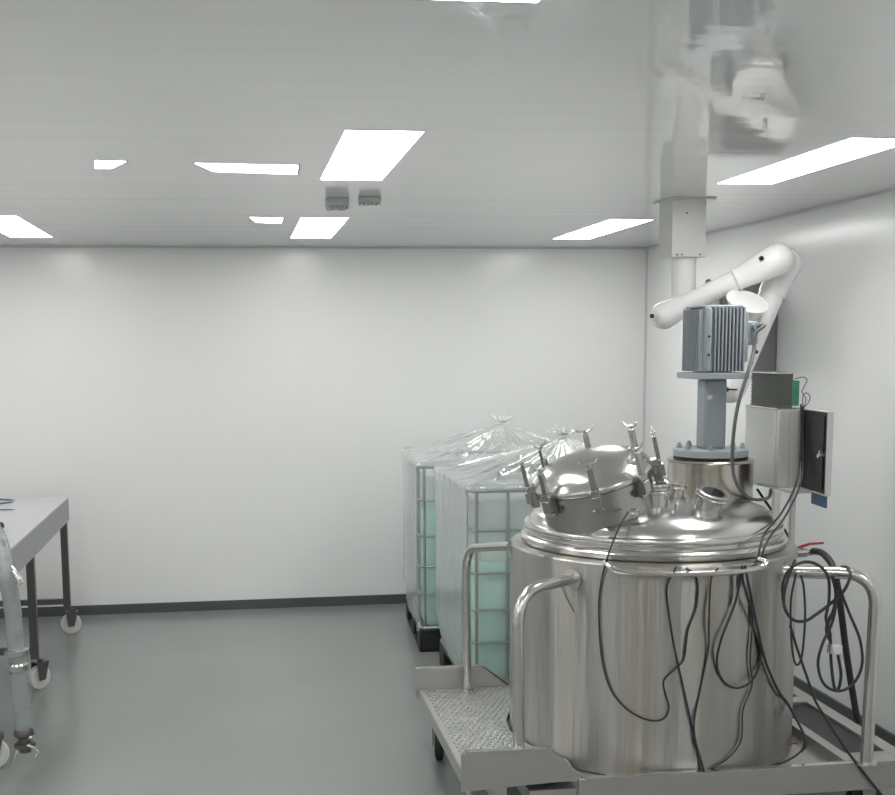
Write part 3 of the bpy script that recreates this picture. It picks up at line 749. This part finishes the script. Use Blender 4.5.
ta, tb_ = a0+dirA*.11, a1-dirA*.20
MB().tube([ta-dirA*.02, tb_+dirA*.02], .048, 32).build('upper_tube', 'white_plastic', arm)
def capsule(p, q, r, name, m='white_plastic', parent=arm, n=28, r2=None):
    d = (q-p).normalized(); L = []
    rr = []
    for k in range(7):
        t = PI/2*k/6; L.append(p-d*r*math.cos(t)); rr.append(max(.002, r*math.sin(t)))
    L += [p+(q-p)*.35, p+(q-p)*.75, q]; r2 = r2 or r; rr += [r*.7+r2*.3, r*.2+r2*.8, r2]
    return MB().tube(L, rr, n).build(name, m, parent, ang=50)
k1 = capsule(a0+dirA*.005, ta, .066, 'lower_joint', r2=.052)
MB().tube([ta-dirA*.004, ta+dirA*.004], .058, 32).build('joint_ring', 'white_plastic', k1)
s = MB().lathe([(.011, 0), (.011, .007)], frame_to(at(652, 316, D=5.565), (-.35, -1, 0)), 14); s.build('pivot_screw', 'black', k1)
k2 = capsule(a1, tb_, .076, 'elbow_joint', r2=.052)
MB().tube([tb_-dirA*.004, tb_+dirA*.004], .058, 32).build('joint_ring', 'white_plastic', k2)
MB().lathe([(.011, 0), (.011, .008)], frame_to(at(761, 258.5, D=5.385), (0, -1, .1)), 14).build('pivot_screw', 'black', k2)
e0 = at(784.5, 264, D=5.54); e1_ = at(731, 389, D=5.56)
dirB = (e1_-e0).normalized()
k3 = capsule(e0, e0+dirB*.15, .080, 'rear_elbow_joint', r2=.063)
MB().tube([e0+dirB*.148, e0+dirB*.156], .0655, 32).build('joint_ring', 'white_plastic', k3)
MB().tube([a1+Vector((0, .0, 0)), e0], .066, 28).build('elbow_link', 'white_plastic', arm)
MB().tube([e0+dirB*.14, e1_], .060, 32).build('forearm_tube', 'white_plastic', arm)
k4 = capsule(e1_+dirB*.0, e1_-dirB*.10, .068, 'wrist_joint')
MB().tube([at(724, 389.5, D=5.48), at(728, 389.5, D=5.48)], .011, 12).tube([at(728, 389.5, D=5.48), at(737, 389.5, D=5.49)], .004, 8).build('friction_knob', 'black', k4)
for (u, v) in ((751, 362.5), (756, 352)): MB().lathe([(.009, 0), (.009, .006)], frame_to(at(u, v, D=5.47), (0, -1, 0)), 12).build('screw', 'black', arm)
hc = at(747, 302, D=5.40); hb = at(745, 372, D=5.48)
hd = Vector((.10, -.68, 1)).normalized()
hm = frame_to(hc, hd)
hood = MB().lathe([(.040, -.30), (.044, -.16), (.058, -.08), (.085, -.02), (.098, 0), (.100, .004), (.094, .004), (.080, -.012), (.05, -.05), (.01, -.055)], hm, 40).build('hood', 'white_plastic', arm, ang=50)
MB().lathe([(.091, -.001), (.091, .0), (.02, .004)], hm, 40).build('hood_disc', 'white_plastic', hood)
MB().tube([hm @ Vector((0, 0, -.29)), e1_-dirB*.05], .040, 20).build('hood_neck', 'white_plastic', arm)
# little adjuster on upper tube
pt = at(706, 281, D=5.54)
MB().tube([pt, pt+Vector((.02, 0, .006))], .006, 8).build('adjuster', 'cable_g', arm)

# grey cabinet high on the right wall
g0 = at(772, 279, D=6.38); g1 = at(720, 279, D=6.38); gz = at(772, 378, D=6.38).z
cab = thing('wall_cabinet', ((g0.x+g1.x)/2, 6.5, gz), 'mid-grey upright cabinet on the right wall behind the white extraction arm', 'cabinet')
MB().box((g1.x, 6.38, gz), (XR-.001, 6.60, g0.z)).build('cabinet_body', 'cab', cab, bevel=.004)
MB().box((g1.x+.012, 6.372, gz+.012), (XR-.02, 6.38, g0.z-.012)).build('cabinet_door', 'cab', cab, bevel=.003)

# ------------------------------------------------------------------ work table at left
tzt = at(66, 497, D=8.10).z; TXR = -1.125
th = .155
table = thing('work_table', (-1.55, 6.7, 0), 'long grey-topped steel work table on white casters at the left edge', 'table')
MB().box((TXR-.85, 5.15, tzt-.012), (TXR, 8.12, tzt)).build('table_top', 'table_top', table, bevel=.002)
MB().box((TXR-.018, 5.16, tzt-th), (TXR-.001, 8.11, tzt-.012)).build('apron', 'table_edge', table)
MB().box((TXR-.849, 8.09, tzt-th), (TXR-.018, 8.11, tzt-.012)).build('apron', 'table_edge', table)
MB().box((TXR-.849, 5.16, tzt-th), (TXR-.018, 5.18, tzt-.012)).build('apron', 'table_edge', table)
lx = TXR-.023
for y in (8.0, 6.70, 5.42):
    for x in (lx, TXR-.80):
        MB().box((x-.022, y-.022, .17), (x+.022, y+.022, tzt-th)).build('leg', 'table_leg', table, bevel=.002)
        caster(x+.02, y-.01, .068, .17, {8.0: 12, 6.70: 50, 5.42: 8}[y], table, 'nylon', 'table_leg', .032)
    MB().box((TXR-.78, y-.015, .20), (lx-.022, y+.015, .235)).build('cross_bar', 'table_leg', table)
# tools on the table
def tool(pa, pb, r, label):
    o = MB().tube([pa, pa.lerp(pb, .15), pa.lerp(pb, .8), pb], [r*.7, r, r*.9, r*.35], 8).build('hand_tool', 'blue_tool'); tag(o, label, 'hand tool', 'slim blue tools on the table')
z_ = tzt+.006
tool(at(-10, 499, z=z_), at(15, 500, z=z_), .0055, 'slim blue tool on the table, the farther one')
tool(at(-12, 505, z=z_), at(14, 501.8, z=z_), .0055, 'slim blue tool on the table, the middle one')
tool(at(-12, 510, z=z_), at(15, 509.5, z=z_), .0045, 'slim blue tool on the table, the nearest one')
kp = at(-1, 532, z=tzt)
kn = thing('knob', kp, 'black round knob standing at the left end of the table', 'knob')
MB().lathe([(.012, 0), (.010, .014), (.026, .02), (.030, .035), (.024, .05), (.008, .055)], Matrix.Translation(kp), 20).build('knob_head', 'black', kn)

# braided hose with clamps
DH = 5.22
hp = [at(u, v, D=d) for u, v, d in ((-22, 512, 5.6), (-10, 524, 5.45), (0, 545, 5.32), (7, 575, DH), (12, 605, DH), (16, 645, DH), (20, 690, DH), (24, 735, DH))]
hose = thing('braided_hose', (hp[-1].x, hp[-1].y, 0), 'clear braided hose with steel clamp fittings hanging down beside the table', 'hose')
sp = spline(hp, 12)
MB().tube(sp, .036, 24).build('hose_tube', 'hose', hose)
br = MB()
# braid: two sets of helices
for s_ in (-1, 1):
    for st in range(2):
        hel = []
        for i in range(len(sp)*3-2):
            f = i/3; i0 = int(f); i1_ = min(i0+1, len(sp)-1); p = sp[i0].lerp(sp[i1_], f-i0)
            T = (sp[min(i0+1, len(sp)-1)]-sp[max(i0-1, 0)]).normalized(); u = T.cross(Vector((0, 1, 0))).normalized(); v = T.cross(u)
            a = s_*i*.33+st*PI/2
            hel.append(p+(u*math.cos(a)+v*math.sin(a))*.0368)
        br.tube(hel, .0008, 4)
br.build('braid', 'table_edge', hose)
def ring(i, R0, R1, h, name, m):
    p = sp[i]; d = (sp[min(i+1, len(sp)-1)]-sp[max(i-1, 0)]).normalized()
    return MB().lathe([(R0, -h), (R1, -h*.6), (R1, h*.6), (R0, h)], frame_to(p, d), 28).build(name, m, hose)
ring(62, .037, .052, .016, 'hose_clamp', 'steel_tube')
ring(66, .037, .044, .02, 'hose_clamp', 'steel_tube')
cp = at(17, 573, D=DH-.04)
MB().tube([at(11, 566, D=DH-.03), cp+Vector((0, 0, .0)), at(22, 582, D=DH-.04), at(17, 586, D=DH-.05)], .007, 8).tube([at(12, 571, D=DH-.05), at(18, 580, D=DH-.05)], .009, 8).build('clamp_lever', 'steel_tube', hose)
e = sp[-1]; d = (sp[-1]-sp[-3]).normalized()
MB().lathe([(.037, -.03), (.043, -.02), (.043, .0), (.030, .01), (.030, .03), (.046, .035), (.046, .05), (.026, .055), (.026, .075)], frame_to(e, d), 28).build('end_fitting', 'table_leg', hose)
MB().tube([e+Vector((.02, -.045, -.03)), e+Vector((.05, -.05, -.045)), e+Vector((.065, -.05, -.065)), e+Vector((.055, -.05, -.085))], .006, 8).ball(e+Vector((.035, -.045, .0)), .010, 10).build('wing_nut', 'steel_tube', hose)
MB().tube([e+Vector((-.02, -.045, -.05)), e+Vector((-.035, -.05, -.09)), e+Vector((-.045, -.05, -.13))], [.008, .006, .004], 8).build('drain_tip', 'steel_tube', hose)

# ------------------------------------------------------------------ world, view
w = bpy.data.worlds.new('world'); scn.world = w; w.use_nodes = True
w.node_tree.nodes['Background'].inputs[0].default_value = (.5, .5, .5, 1); w.node_tree.nodes['Background'].inputs[1].default_value = 0.0
vs = scn.view_settings; vs.view_transform = 'Standard'; vs.look = 'None'; vs.gamma = 1; vs.use_curve_mapping = False; vs.exposure = -.06
